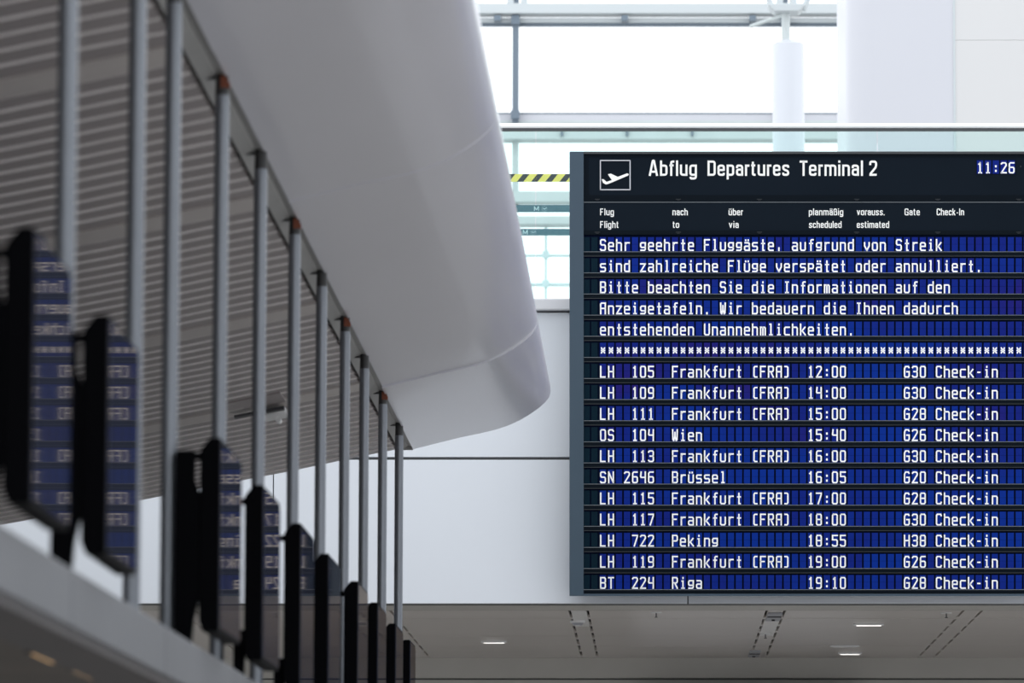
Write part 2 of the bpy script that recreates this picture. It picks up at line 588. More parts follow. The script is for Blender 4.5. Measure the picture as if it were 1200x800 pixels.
# spotlight housing caught between the slats
pt = P(318, 481, 24.0)
yy = 23.6
for _ in range(20):
    X = (P(305, 481, yy)).x
    yy = YZ(481, zs(X) - 0.02)
c = P(305, 481, yy)
hl = empty('ceiling_hatch', (c.x, c.y, c.z)); tag(hl, 'open ceiling hatch with a white lamp housing among the slats behind the rods', 'ceiling hatch')
tl = math.atan(-0.19)
T = lambda p: Vector((p.x, p.y, p.z - p.x * -0.19))
b = MB(); b.box(-0.15, 0.13, -0.42, -0.02, 0.0185, 0.030, 'slat', T); b.build('lid', hl)
b = MB(); b.box(-0.13, -0.035, -0.02, 0.06, -0.012, 0.0, 'fixture_dark', T); b.box(0.03, 0.12, -0.02, 0.05, -0.016, 0.0, 'fixture_dark', T); b.build('slot', hl)
b = MB(); b.box(0.0, 0.12, 0.05, 0.36, -0.022, 0.004, 'fixture_white', T); b.build('lamp_housing', hl, bevel=0.004)
b = MB(); b.cyl((0.09, 0.0, -0.045), (0.09, 0.10, -0.045), 0.014, 'fixture_white', 16); b.build('lamp', hl, smooth=True)

# ------------------------------------------------------------------ parapet beam under the rods
XF = -1.30
ZTOP = 1.30 / 1.62 * cp
ZBOT = 1.30 / 1.94 * cp
beam = empty('parapet_beam', (XF, 4, ZBOT)); tag(beam, 'wide grey parapet beam at lower left carrying the rods and monitors', 'parapet')
for y0, y1 in ((4, 8.2), (8.2, 11.4), (11.4, 13.6), (13.6, 15.9), (15.9, 18.2), (18.2, 20.5), (20.5, 22.8), (22.8, 25.1), (25.1, 27.4), (27.4, 29.3)):
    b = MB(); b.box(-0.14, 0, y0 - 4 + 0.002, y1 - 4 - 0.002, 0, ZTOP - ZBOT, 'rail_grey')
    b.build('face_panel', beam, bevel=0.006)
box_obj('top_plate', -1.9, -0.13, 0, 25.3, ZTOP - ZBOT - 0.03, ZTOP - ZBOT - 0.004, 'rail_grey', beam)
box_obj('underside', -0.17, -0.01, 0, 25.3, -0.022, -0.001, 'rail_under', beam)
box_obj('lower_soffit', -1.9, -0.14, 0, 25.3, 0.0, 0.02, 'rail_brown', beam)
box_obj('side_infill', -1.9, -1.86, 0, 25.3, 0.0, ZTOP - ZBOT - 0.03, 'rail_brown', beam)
for i, (px, py) in enumerate(((57, 770), (104, 789.5))):
    yl = YZ(py, ZBOT - 0.004); c = P(px, py, yl)
    r = empty('strip_light', (c.x, c.y, ZBOT)); tag(r, ['warm orange strip light under the parapet beam, the nearer of two', 'warm orange strip light under the parapet beam, the farther of two'][i], 'light', 'warm strip lights under the parapet beam')
    b = MB(); b.box(-0.030, 0.030, -0.24, 0.24, -0.006, -0.0005, 'rail_under'); b.build('housing', r)
    b = MB(); b.box(-0.018, 0.018, -0.21, 0.21, -0.0085, -0.0062, 'warm_lamp'); b.build('diffuser', r)

# ------------------------------------------------------------------ rods
rods = [(79, 100, 0), (160.7, 100, 0), (203, 100, 0), (259.5, 200, 1), (303.5, 420, 0), (343.5, 500, 1), (375.8, 500, 0),
        (403.7, 500, 1), (426.6, 500, 0), (448.5, 500, 1), (467.8, 500, 0)]
rl = ['steel rod behind the nearest monitor, leftmost of the row', 'steel rod rising behind the second monitor, between two close rods',
      "steel rod beside the third monitor's black cable box, visible down to the beam", 'steel rod behind the third monitor, orange top cap, nearest capped one',
      'steel rod behind the fourth monitor, dark clip at its top', 'steel rod behind the fifth monitor, second orange top cap from the camera',
      'steel rod behind the sixth monitor, dark clip at its top', 'steel rod behind the seventh monitor, third orange top cap from the camera',
      'steel rod behind the eighth monitor, dark clip at its top', 'steel rod behind the ninth monitor, farthest one with an orange cap',
      'last and farthest steel rod at the canopy\'s end corner']
XR = -1.400
ZR0 = ZTOP - 0.004
for i, (px, py, cap) in enumerate(rods):
    Y = YX(px, py, XR)
    r = empty('support_rod', (XR, Y, ZR0))
    tag(r, rl[i], 'rod', 'steel rods between parapet beam and canopy')
    zt = 2.722 - ZR0
    b = MB(); b.cyl((0, 0, 0.0), (0, 0, zt - 0.05), 0.0235, 'rod_steel', 28); b.build('tube', r, smooth=True)
    b = MB(); b.cyl((0, 0, zt - 0.05), (0, 0, zt + 0.02), 0.0225, 'rod_dark', 24, 0.021)
    b.build('end_sleeve', r, smooth=True)
    if cap:
        b = MB(); b.prism([(-0.004, zt - 0.028), (0.026, zt - 0.028), (0.026, zt - 0.012), (0.012, zt + 0.012), (-0.004, zt + 0.012)], -0.0255, 0.0, 'rust_orange'); b.build('orange_cap', r)
        r.children[-1]['label'] = 'rust orange cap'
    b = MB(); b.box(-0.055, 0.012, -0.006, 0.02, zt + 0.004, zt + 0.011, 'rod_dark'); b.build('clip', r)
    b = MB(); b.cyl((0, 0, 0), (0, 0, 0.012), 0.034, 'rod_steel', 24); b.build('base_ring', r)

# ------------------------------------------------------------------ monitors
XM = -1.244
mon = [(40, 450, 1.40, 0.55), (127, 550, 1.39, 0.30), (259, 600, 1.397, -0.22), (309, 650, 1.40, -0.05), (353, 700, 1.415, 0.14), (385.6, 720, 1.42, 0),
       (420, 740, 1.445, 0), (443, 760, 1.452, 0), (464, 770, 1.452, 0), (481, 780, 1.455, 0)]
ordn = ['nearest', 'second nearest', 'third', 'fourth', 'fifth', 'sixth', 'seventh', 'eighth', 'ninth', 'farthest, tenth']
refl = ['board text mirrored full height', 'board text mirrored, white wall seen beneath', 'short mirrored words in its glass', 'mirrored flight numbers in its glass',
        'dull blue glass above grey', 'dull grey glass', 'pale upper glass', 'plain grey glass', 'plain grey glass', 'only a narrow edge visible']
for i, (px, py, zt, rot) in enumerate(mon):
    Y = YX(px, py, XM) / cp * 0.9935 + 0.0
    zt *= 1.0
    zb = 0.842
    H = zt - zb
    L = 0.70 if i < 9 else 0.55
    r = empty('information_monitor', (XM, Y, zb))
    r.rotation_euler = (0, 0, math.radians(rot))
    tag(r, '%s black flat monitor along the beam, %s' % (ordn[i], refl[i]), 'monitor', 'black monitors along the parapet beam')
    b = MB()
    b.prism([(-0.003, 0.0), (-0.003, H), (-0.034, H), (-0.062, H - 0.035), (-0.062, 0.03), (-0.05, 0.0)], 0.0, L, 'black_plastic'); b.build('housing', r, bevel=0.004)
    c1 = 0.02
    b = MB(); b.prism([(0.012, 0.01), (L - 0.006, 0.01), (L - 0.006, H - 0.012 - c1), (L - 0.006 - c1, H - 0.012), (0.012, H - 0.012)], -0.003, 0, 'screen_glass', 'x'); b.build('screen', r)
    b = MB(); b.box(-0.133, -0.058, 0.01, 0.035, H - 0.062, H - 0.042, 'black_plastic'); b.build('mounting_arm', r, bevel=0.003)
    # cable box beside the rod, standing on the beam
    hb = ZTOP - 0.002 - zb
    if i < 3:
        b = MB(); b.prism([(-0.131, hb), (-0.084, hb), (-0.078, 0.03), (-0.0625, 0.10), (-0.0625, H - 0.16), (-0.078, H - 0.12), (-0.078, H - 0.036), (-0.131, H - 0.036)], 0.0, 0.05, 'black_plastic')
        b.build('cable_box', r, bevel=0.004)
    else:
        b = MB(); b.box(-0.098, -0.0625, 0.04, 0.09, hb, 0.10, 'black_plastic'); b.build('foot_box', r, bevel=0.004)

# ------------------------------------------------------------------ glass balustrade on the gallery edge
bal = empty('glass_balustrade', (0, YW + 0.05, ZT)); tag(bal, 'greenish glass balustrade with a bright steel handrail above the departure board', 'balustrade')
yg = 0.02
zr = ZY(149.5, YW + 0.07) - ZT
gx = [P(c, 150, YW + 0.07).x for c in (-170, 230, 628 - 0, 1028, 1428)]
gx = [P(c, 150, YW + 0.07).x for c in (-172, 228, 628 + 0, 1028, 1428)]
for a, c_ in zip(gx, gx[1:]):
    b = MB(); b.box(a + 0.003, c_ - 0.003, yg, yg + 0.016, 0, zr, 'balustrade_glass')
    b.build('glass_pane', bal)
rr = 3.6 * 32.5 / F
b = MB(); b.cyl((gx[0], yg + 0.008, zr + rr * 0.5), (gx[-1], yg + 0.008, zr + rr * 0.5), rr, 'chrome', 28); b.build('handrail', bal, smooth=True)
b = MB(); b.box(gx[0], gx[-1], yg - 0.006, yg + 0.022, zr - 0.022, zr + 0.004, 'chrome_dark'); b.build('rail_channel', bal)
b = MB(); b.box(gx[0], gx[-1], yg - 0.012, yg + 0.03, 0.0, 0.012, 'wall_ledge'); b.build('glass_shoe', bal)

# ------------------------------------------------------------------ lettering helpers
LB, LC, LX, W4 = 0.072, 0.928, 0.665, 0.34
LG = {   # condensed grotesque: glyph -> (width, strokes with rounded corners)
    'A': (.46, [[(0, 0), (.195, .99), (.265, .99), (.46, 0)], [(.07, .27), (.39, .27)]]),
    'C': (.38, [[(.38, .68), (.38, LC), (0, LC), (0, LB), (.38, LB), (.38, .32)]]),
    'D': (.38, [[(0, 0), (0, 1)], [(0, LC), (.38, LC), (.38, LB), (0, LB)]]),
    'F': (.34, [[(0, 0), (0, 1)], [(0, LC), (.36, LC)], [(0, .5), (.30, .5)]]),
    'G': (.40, [[(.40, .70), (.40, LC), (0, LC), (0, LB), (.34, LB), (.40, .14)], [(.22, .47), (.40, .47)], [(.40, .54), (.40, 0)]]),
    'I': (0, [[(0, 0), (0, 1)]]),
    'T': (.40, [[(-.04, LC), (.44, LC)], [(.2, 0), (.2, 1)]]),
    '2': (.36, [[(0, .70), (0, LC), (.36, LC), (.36, .58), (.0, .12)], [(-.05, LB), (.40, LB)]]),
    'a': (.32, [[(.0, .50), (0, LX), (.32, LX), (.32, 0)], [(.32, .41), (0, .41), (0, LB), (.32, LB)]]),
    'b': (W4, [[(0, 0), (0, 1)], [(0, LX), (W4, LX), (W4, LB), (0, LB)]]),
    'c': (.31, [[(.31, .50), (.31, LX), (0, LX), (0, LB), (.31, LB), (.31, .24)]]),
    'd': (W4, [[(W4, 0), (W4, 1)], [(W4, LX), (0, LX), (0, LB), (W4, LB)]]),
    'e': (.33, [[(0, .38), (.33, .38)], [(.33, .33), (.33, LX), (0, LX), (0, LB), (.33, LB), (.33, .20)]]),
    'f': (.17, [[(.05, 0), (.05, LC), (.24, LC)], [(-.06, .68), (.20, .68)]]),
    'g': (W4, [[(W4, LX), (0, LX), (0, LB), (W4, LB)], [(W4, .735), (W4, -.17), (.02, -.17), (.0, -.06)]]),
    'h': (W4, [[(0, 0), (0, 1)], [(0, LX), (W4, LX), (W4, 0)]]),
    'i': (0, [[(0, 0), (0, .735)], [(0, .86), (0, 1)]]),
    'k': (.32, [[(0, 0), (0, 1)], [(.02, .28), (.30, .735)], [(.12, .42), (.33, 0)]]),
    'l': (0, [[(0, 0), (0, 1)]]),
    'm': (.60, [[(0, 0), (0, .735)], [(0, LX), (.30, LX), (.30, 0)], [(.30, LX), (.60, LX), (.60, 0)]]),
    'n': (W4, [[(0, 0), (0, .735)], [(0, LX), (W4, LX), (W4, 0)]]),
    'o': (W4, [[(.17, LX), (0, LX), (0, LB), (W4, LB), (W4, LX), (.17, LX)]]),
    'p': (W4, [[(0, -.23), (0, .735)], [(0, LX), (W4, LX), (W4, LB), (0, LB)]]),
    'r': (.18, [[(0, 0), (0, .735)], [(0, .42), (0, LX), (.21, LX)]]),
    's': (.31, [[(.31, .53), (.31, LX), (0, LX), (0, .43), (.31, .31), (.31, LB), (0, LB), (0, .21)]]),
    't': (.17, [[(.05, .92), (.05, LB), (.22, LB)], [(-.06, .68), (.20, .68)]]),
    'u': (W4, [[(0, .735), (0, LB), (W4, LB)], [(W4, .735), (W4, 0)]]),
    'v': (.34, [[(0, .735), (.17, .02), (.34, .735)]]),
    '-': (.20, [[(0, .36), (.2, .36)]]), '.': (0, [[(0, 0), (0, .15)]]), ' ': (.02, []),
    'M': (.46, [[(0, 0), (0, 1)], [(0, .98), (.23, .15), (.46, .98)], [(.46, 0), (.46, 1)]]),
}
LG['ä'] = (.32, LG['a'][1] + [[(.05, .84), (.05, .97)], [(.27, .84), (.27, .97)]])
LG['ü'] = (W4, LG['u'][1] + [[(.06, .84), (.06, .97)], [(.28, .84), (.28, .97)]])
LG['ß'] = (.36, [[(0, 0), (0, LC), (.32, LC), (.32, .56), (.14, .54)], [(.14, .54), (.36, .54), (.36, LB), (.12, LB)]])


def rounded(pts, r=0.13):
    out = [Vector(pts[0])]
    for i in range(1, len(pts) - 1):
        a, p, c_ = Vector(pts[i - 1]), Vector(pts[i]), Vector(pts[i + 1])
        u, v = a - p, c_ - p
        ang = u.angle(v)
        if ang > 2.6 or ang < 0.9:
            out.append(p); continue
        rr_ = min(r, u.length / 2, v.length / 2)
        A, B = p + u.normalized() * rr_, p + v.normalized() * rr_
        for k in range(5):
            t = k / 4
            out.append(A * (1 - t) ** 2 + p * 2 * t * (1 - t) + B * t * t)
    out.append(Vector(pts[-1]))
    res = [out[0]]
    for q in out[1:]:
        if (q - res[-1]).length > 1e-4: res.append(q)
    return [tuple(q) for q in res]


def add_text(mb, conv, s, x0, x1, yt, yb_, m, depth, wt=0.145):
    x = 0.0
    items = []
    lo, hi = 0, 0
    for ch in s:
        wd, st = LG[ch]
        items.append((x, st))
        hi = x + wd
        x += wd + (0.245 if ch not in 'Tr' else 0.20)
    sx = (x1 - x0) / (hi + 0.145)
    sy = yb_ - yt
    for ox, st in items:
        for pl in st:
            pts = [(x0 + (ox + 0.0725 + a) * sx, yb_ - c_ * sy) for a, c_ in rounded(pl)]
            stroke(mb, conv, pts, wt * sy, m, depth, False)


def stroke(mb, conv, pts, wd, m, depth, cap=True):
    """polyline with a constant pixel width, mitred, as flat quads"""
    for i in range(1, len(pts) - 1):
        a, c_ = Vector(pts[i]) - Vector(pts[i - 1]), Vector(pts[i + 1]) - Vector(pts[i])
        if a.normalized().dot(c_.normalized()) < -0.15:
            stroke(mb, conv, pts[:i + 1], wd, m, depth, cap)
            stroke(mb, conv, pts[i:], wd, m, depth, cap)
            return
    n = len(pts)
    L, R = [], []
    for i in range(n):
        p = Vector(pts[i])
        d0 = (Vector(pts[i]) - Vector(pts[i - 1])).normalized() if i > 0 else None
        d1 = (Vector(pts[i + 1]) - Vector(pts[i])).normalized() if i < n - 1 else None
        if d0 is None: d0 = d1
        if d1 is None: d1 = d0
        t = (d0 + d1)
        t = t.normalized() if t.length > 1e-6 else d0
        nn = Vector((-t.y, t.x))
        k = 1 / max(0.5, nn.dot(Vector((-d0.y, d0.x))))
        e = Vector((0, 0))
        if cap and i == 0: e = -d0 * wd / 2
        if cap and i == n - 1: e = d0 * wd / 2
        L.append(p + nn * wd / 2 * k + e); R.append(p - nn * wd / 2 * k + e)
    for i in range(n - 1):
        q = [L[i], L[i + 1], R[i + 1], R[i]]
        mb.poly([conv(a.x, a.y, depth) for a in q], m)


X6 = 5.7
O8 = [(.7, 8), (3.3, 8), (4, 7.2), (4, .8), (3.3, 0), (.7, 0), (0, .8), (0, 7.2), (.7, 8)]
GL = {
    'S': [[(4, 7), (3.3, 8), (.7, 8), (0, 7.2), (0, 4.9), (.7, 4.1), (3.3, 4.1), (4, 3.3), (4, .8), (3.3, 0), (.5, 0), (0, .7)]],
    'F': [[(0, 0), (0, 8), (4, 8)], [(0, 4.2), (3, 4.2)]],
    'B': [[(0, 0), (0, 8), (3.3, 8), (4, 7.2), (4, 4.9), (3.3, 4.1), (0, 4.1)], [(3.3, 4.1), (4, 3.3), (4, .8), (3.3, 0), (0, 0)]],
    'A': [[(0, 0), (0, 7.2), (.7, 8), (4, 8), (4, 0)], [(0, 4), (4, 4)]],
    'W': [[(0, 8), (.3, .6), (.9, 0), (2, 3.2), (3.1, 0), (3.7, .6), (4, 8)], [(2, 3.2), (2, 6)]],
    'I': [[(2, 0), (2, 8)], [(1, 8), (3, 8)], [(1, 0), (3, 0)]],
    'U': [[(0, 8), (0, .8), (.7, 0), (3.3, 0), (4, .8), (4, 8)]],
    'L': [[(0, 8), (0, 0), (3.6, 0)]],
    'H': [[(0, 0), (0, 8)], [(4, 0), (4, 8)], [(0, 4.1), (4, 4.1)]],
    'O': [O8], '0': [O8],
    'N': [[(0, 0), (0, 8), (4, 0), (4, 8)]],
    'T': [[(0, 8), (4, 8)], [(2, 8), (2, 0)]],
    'P': [[(0, 0), (0, 8), (3.3, 8), (4, 7.2), (4, 4.6), (3.3, 3.8), (0, 3.8)]],
    'R': [[(0, 0), (0, 8), (3.3, 8), (4, 7.2), (4, 4.9), (3.3, 4.1), (0, 4.1)], [(1.8, 4.1), (4, 0)]],
    'C': [[(4, 7), (3.6, 8), (.7, 8), (0, 7.2), (0, .8), (.7, 0), (3.6, 0), (4, 1)]],
    'G': [[(3.8, 7.2), (3.3, 8), (.9, 8), (0, 6.4), (0, .8), (.7, 0), (3.3, 0), (4, .8), (4, 4), (2, 4)]],
    '(': [[(3.6, 8), (1.9, 8), (1.2, 7.2), (1.2, .8), (1.9, 0), (3.6, 0)]],
    ')': [[(.4, 8), (2.1, 8), (2.8, 7.2), (2.8, .8), (2.1, 0), (.4, 0)]],
    '1': [[(1, 6.9), (2, 8), (2, 0)], [(1, 0), (3, 0)]],
    '2': [[(0, 7.2), (.7, 8), (3.3, 8), (4, 7.2), (4, 5.8), (0, 0), (4, 0)]],
    '3': [[(0, 7.2), (.7, 8), (3.3, 8), (4, 7.2), (4, 4.9), (3.3, 4.1), (1.2, 4.1)], [(3.3, 4.1), (4, 3.3), (4, .8), (3.3, 0), (.7, 0), (0, .8)]],
    '4': [[(.4, 8), (0, 4.6), (.4, 4), (4, 4)], [(4, 8), (4, 0)]],
    '5': [[(4, 8), (0, 8), (0, 4.7), (3.3, 4.7), (4, 3.9), (4, .8), (3.3, 0), (.5, 0), (0, .7)]],
    '6': [[(3.8, 8), (.9, 8), (0, 7), (0, .8), (.7, 0), (3.3, 0), (4, .8), (4, 3.7), (3.3, 4.4), (0, 4.4)]],
    '7': [[(0, 8), (4, 8), (4, 7), (1.4, 0)]],
    '8': [O8, [(0, 4.1), (4, 4.1)]],
    '9': [[(.2, 0), (3.1, 0), (4, 1), (4, 7.2), (3.3, 8), (.7, 8), (0, 7.2), (0, 4.5), (.7, 3.8), (4, 3.8)]],
    'a': [[(.5, X6), (3.3, X6), (4, 5), (4, 0), (.7, 0), (0, .7), (0, 2.5), (.7, 3.1), (4, 3.1)]],
    'b': [[(0, 8), (0, 0), (3.3, 0), (4, .8), (4, 4.9), (3.3, X6), (0, X6)]],
    'c': [[(4, X6), (.7, X6), (0, 4.9), (0, .8), (.7, 0), (4, 0)]],
    'd': [[(4, 8), (4, 0), (.7, 0), (0, .8), (0, 4.9), (.7, X6), (4, X6)]],
    'e': [[(0, 3), (4, 3), (4, 4.9), (3.3, X6), (.7, X6), (0, 4.9), (0, .8), (.7, 0), (3.8, 0)]],
    'f': [[(3.8, 8), (2.6, 8), (2, 7.4), (2, 0)], [(1, 5.2), (3.2, 5.2)]],
    'g': [[(4, 2.2), (.7, 2.2), (0, 3), (0, 4.9), (.7, X6), (4, X6), (4, .8), (3.3, 0), (.3, 0)]],
    'h': [[(0, 0), (0, 8)], [(0, X6), (3.3, X6), (4, 4.9), (4, 0)]],
    'i': [[(1.2, X6 - .3), (2, X6 - .3), (2, 0)], [(1.1, 0), (2.9, 0)], [(2, 7.5), (2, 8)]],
    'k': [[(0, 0), (0, 8)], [(0, 2.8), (1.2, 2.8), (3.7, X6)], [(1.4, 3), (4, 0)]],
    'l': [[(1.2, 8), (2, 8), (2, 0)], [(1.1, 0), (2.9, 0)]],
    'm': [[(0, 0), (0, X6), (3.4, X6), (4, 5), (4, 0)], [(2, X6), (2, 0)]],
    'n': [[(0, 0), (0, X6), (3.3, X6), (4, 4.9), (4, 0)]],
    'o': [[(.7, X6), (3.3, X6), (4, 4.9), (4, .8), (3.3, 0), (.7, 0), (0, .8), (0, 4.9), (.7, X6)]],
    'p': [[(0, 0), (0, X6), (3.3, X6), (4, 4.9), (4, 3), (3.3, 2.2), (0, 2.2)]],
    'r': [[(.6, 0), (.6, X6)], [(.6, 4.2), (1.8, X6), (3.8, X6)]],
    's': [[(3.8, X6), (.6, X6), (0, 5.1), (0, 3.6), (.6, 3), (3.4, 3), (4, 2.4), (4, .6), (3.4, 0), (.2, 0)]],
    't': [[(2, 7.8), (2, 0), (3, 0)], [(1, 5.2), (3.2, 5.2)]],
    'u': [[(0, X6), (0, .8), (.7, 0), (3.3, 0), (4, .8), (4, X6)]],
    'v': [[(0, X6), (0, 3.4), (2, 0), (4, 3.4), (4, X6)]],
    'z': [[(0, X6), (4, X6), (0, 0), (4, 0)]],
    '.': [[(2, 0), (2, .5)]], ',': [[(2, 1.8), (2, 0)]], ':': [[(2, 1.3), (2, 1.7)], [(2, 5), (2, 5.4)]],
    '-': [[(1.2, 3.6), (2.9, 3.6)]],
    '*': [[(.7, 2.3), (3.3, 6.0)], [(.7, 6.0), (3.3, 2.3)], [(.6, 4.15), (3.4, 4.15)]],
}
GL['ä'] = GL['a'] + [[(.9, 7.5), (.9, 7.8)], [(3.1, 7.5), (3.1, 7.8)]]
GL['ü'] = GL['u'] + [[(.9, 7.5), (.9, 7.8)], [(3.1, 7.5), (3.1, 7.8)]]

# ------------------------------------------------------------------ departure board (leans forward towards the hall)
board = empty('departure_board', (0, 32.2 * cp, 32.2 * sp))
board.rotation_euler = (PITCH, 0, 0)
tag(board, 'large black split-flap departure board with rows of white text on blue flaps', 'departure board')
BR = 1236.0


def bc(x, y_, d=0.0):
    return ((x - PX) * SC, d, (400 - y_) * SC)


def bbox(mb, x0, x1, yt, yb_, d0, d1, m):
    mb.box((x0 - PX) * SC, (x1 - PX) * SC, d0, d1, (400 - yb_) * SC, (400 - yt) * SC, m)


b = MB(); bbox(b, 667.4, BR, 177.5, 698, 0.03, 0.21, 'board_frame'); b.build('casing', board, bevel=0.004)
b = MB(); bbox(b, 667.4, 684, 177.5, 698, -0.012, 0.03, 'board_frame'); b.build('side_frame', board, bevel=0.003)
b = MB(); bbox(b, 1218, BR, 177.5, 698, -0.012, 0.03, 'board_frame'); b.build('side_frame', board, bevel=0.003)
b = MB(); bbox(b, 684, 1218, 177.5, 180.3, -0.010, 0.03, 'chrome_dark'); b.build('top_frame', board)
b = MB(); bbox(b, 684, 1218, 695.6, 698, -0.012, 0.03, 'board_frame'); b.build('bottom_frame', board)
b = MB(); bbox(b, 684, 1218, 180.3, 184.2, -0.002, 0.02, 'board_bar'); bbox(b, 684, 1218, 228.5, 236.2, -0.002, 0.02, 'board_bar'); b.build('header_rail', board)
b = MB(); bbox(b, 684, 1218, 184.2, 228.5, 0.0, 0.02, 'board_face'); bbox(b, 684, 690, 184.2, 228.5, -0.001, 0.02, 'board_bar'); hp = b.build('header_panel', board)
b = MB(); bbox(b, 684, 1218, 237.4, 270, 0.0, 0.02, 'board_face'); hp2 = b.build('heading_panel', board)
b = MB(); bbox(b, 684, 1218, 236.5, 237.2, -0.003, 0.02, 'bar_edge'); b.build('seam_strip', board)
b = MB(); bbox(b, 684, 1218, 270, 275.0, -0.003, 0.02, 'board_bar'); b.build('heading_rail', board)
# spring clips
for cx in (700, 795, 890, 1004, 1099, 1194):
    for cy in (233, 271.6):
        b = MB(); bbox(b, cx - 3, cx + 3, cy, cy + 0.7, -0.006, 0.0, 'clip_grey'); bbox(b, cx - 1.6, cx + 1.6, cy + 1.4, cy + 1.9, -0.006, 0.0, 'clip_grey'); b.build('spring_clip', board)

# pictogram
b = MB()
for x0, x1, y0, y1 in ((703, 739, 187.4, 188.6), (703, 739, 221.6, 222.8), (703, 704.2, 187.4, 222.8), (737.8, 739, 187.4, 222.8)):
    bbox(b, x0, x1, y0, y1, -0.004, 0.0, 'pict_line')
pf = b.build('pictogram_frame', hp)
ic = [(150, 240), (163, 239), (185, 258), (222, 246), (194, 205), (214, 200), (264, 223), (330, 198), (342, 204), (336, 214), (200, 272), (180, 277), (160, 265)]
b = MB()
b.prism([((680 + x / 6 - PX) * SC, (400 - 170 - y_ / 6) * SC) for x, y_ in ic], -0.004, -0.001, 'legend_white')
o = b.build('aeroplane_pictogram', hp); o['label'] = 'white climbing aeroplane pictogram'

for s, x0, x1 in (('Abflug', 760, 816.8), ('Departures', 829, 925), ('Terminal 2', 936.5, 1028)):
    b = MB(); add_text(b, bc, s, x0, x1, 188, 206, 'legend_white', -0.0015, 0.135)
    b.build('title_word', hp, recalc=False)
for s, x0, x1, r in (('Flug', 703.2, 719.5, 0), ('Flight', 703.2, 725, 1), ('nach', 788, 806, 0), ('to', 788.2, 796, 1), ('über', 853.8, 871, 0), ('via', 854, 865.8, 1),
                  ('planmäßig', 947.8, 988.2, 0), ('scheduled', 948, 986.2, 1), ('vorauss.', 1004, 1036.6, 0), ('estimated', 1004, 1042, 1),
                  ('Gate', 1060, 1078, 0), ('Check-In', 1097.6, 1129.8, 0)):
    b = MB(); yt, yb_ = (244.2, 252.2) if r == 0 else (259, 267)
    add_text(b, bc, s, x0, x1, yt, yb_, 'legend_white', -0.0015, 0.138)
    b.build('heading_word', hp2, recalc=False)

TW, TH = 7.3, 16.6
FLAPM = {}


def flap_geo(mb, ch, ox, oy, w_=TW, h_=TH):
    """one flap cell: two leaves with the split between them, and the white character; ox,oy = top-left in pixels"""
    half = h_ / 2
    def cv(x, y_, d): return ((ox + x) * SC, d, -(oy + y_) * SC)
    for a, c_ in ((0, half - 0.12), (half + 0.12, h_)):
        mb.poly([cv(0, a, 0), cv(w_, a, 0), cv(w_, c_, 0), cv(0, c_, 0)][::-1], 'flap_blue')
    for st in GL.get(ch, []):
        pts = [(0.95 + p[0] * 5.4 / 4, h_ - 1.25 - p[1] * 12.3 / 8) for p in st]
        wd = 1.7 if ch != '*' else 1.6
        if ch in '.:' : wd = 2.0
        stroke(mb, cv, pts, wd, 'letter_white', -0.0012)


def flap_mesh(ch):
    if ch not in FLAPM:
        b = MB(); flap_geo(b, ch, 0, 0)
        FLAPM[ch] = b.mesh('flap_character')
    return FLAPM[ch]


def line(*parts):
    s = [' '] * 55
    for c0, t in parts:
        for i, ch in enumerate(t):
            s[c0 + i] = ch
    return ''.join(s)


rows = [line((0, 'Sehr geehrte Fluggäste, aufgrund von Streik')),
        line((0, 'sind zahlreiche Flüge verspätet oder annulliert.')),
        line((0, 'Bitte beachten Sie die Informationen auf den')),
        line((0, 'Anzeigetafeln. Wir bedauern die Ihnen dadurch')),
        line((0, 'entstehenden Unannehmlichkeiten.')),
        '*' * 55]
for al, no, ds, tm, gt in (('LH', ' 105', 'Frankfurt (FRA)', '12:00', 'G30'), ('LH', ' 109', 'Frankfurt (FRA)', '14:00', 'G30'),
                           ('LH', ' 111', 'Frankfurt (FRA)', '15:00', 'G28'), ('OS', ' 104', 'Wien', '15:40', 'G26'),
                           ('LH', ' 113', 'Frankfurt (FRA)', '16:00', 'G30'), ('SN', '2646', 'Brüssel', '16:05', 'G20'),
                           ('LH', ' 115', 'Frankfurt (FRA)', '17:00', 'G28'), ('LH', ' 117', 'Frankfurt (FRA)', '18:00', 'G30'),
                           ('LH', ' 722', 'Peking', '18:55', 'H38'), ('LH', ' 119', 'Frankfurt (FRA)', '19:00', 'G26'),
                           ('BT', ' 224', 'Riga', '19:10', 'G28')):
    rows.append(line((0, al), (3, no), (9, ds), (26, tm), (38, gt), (42, 'Check-in')))
BUDGET = 290
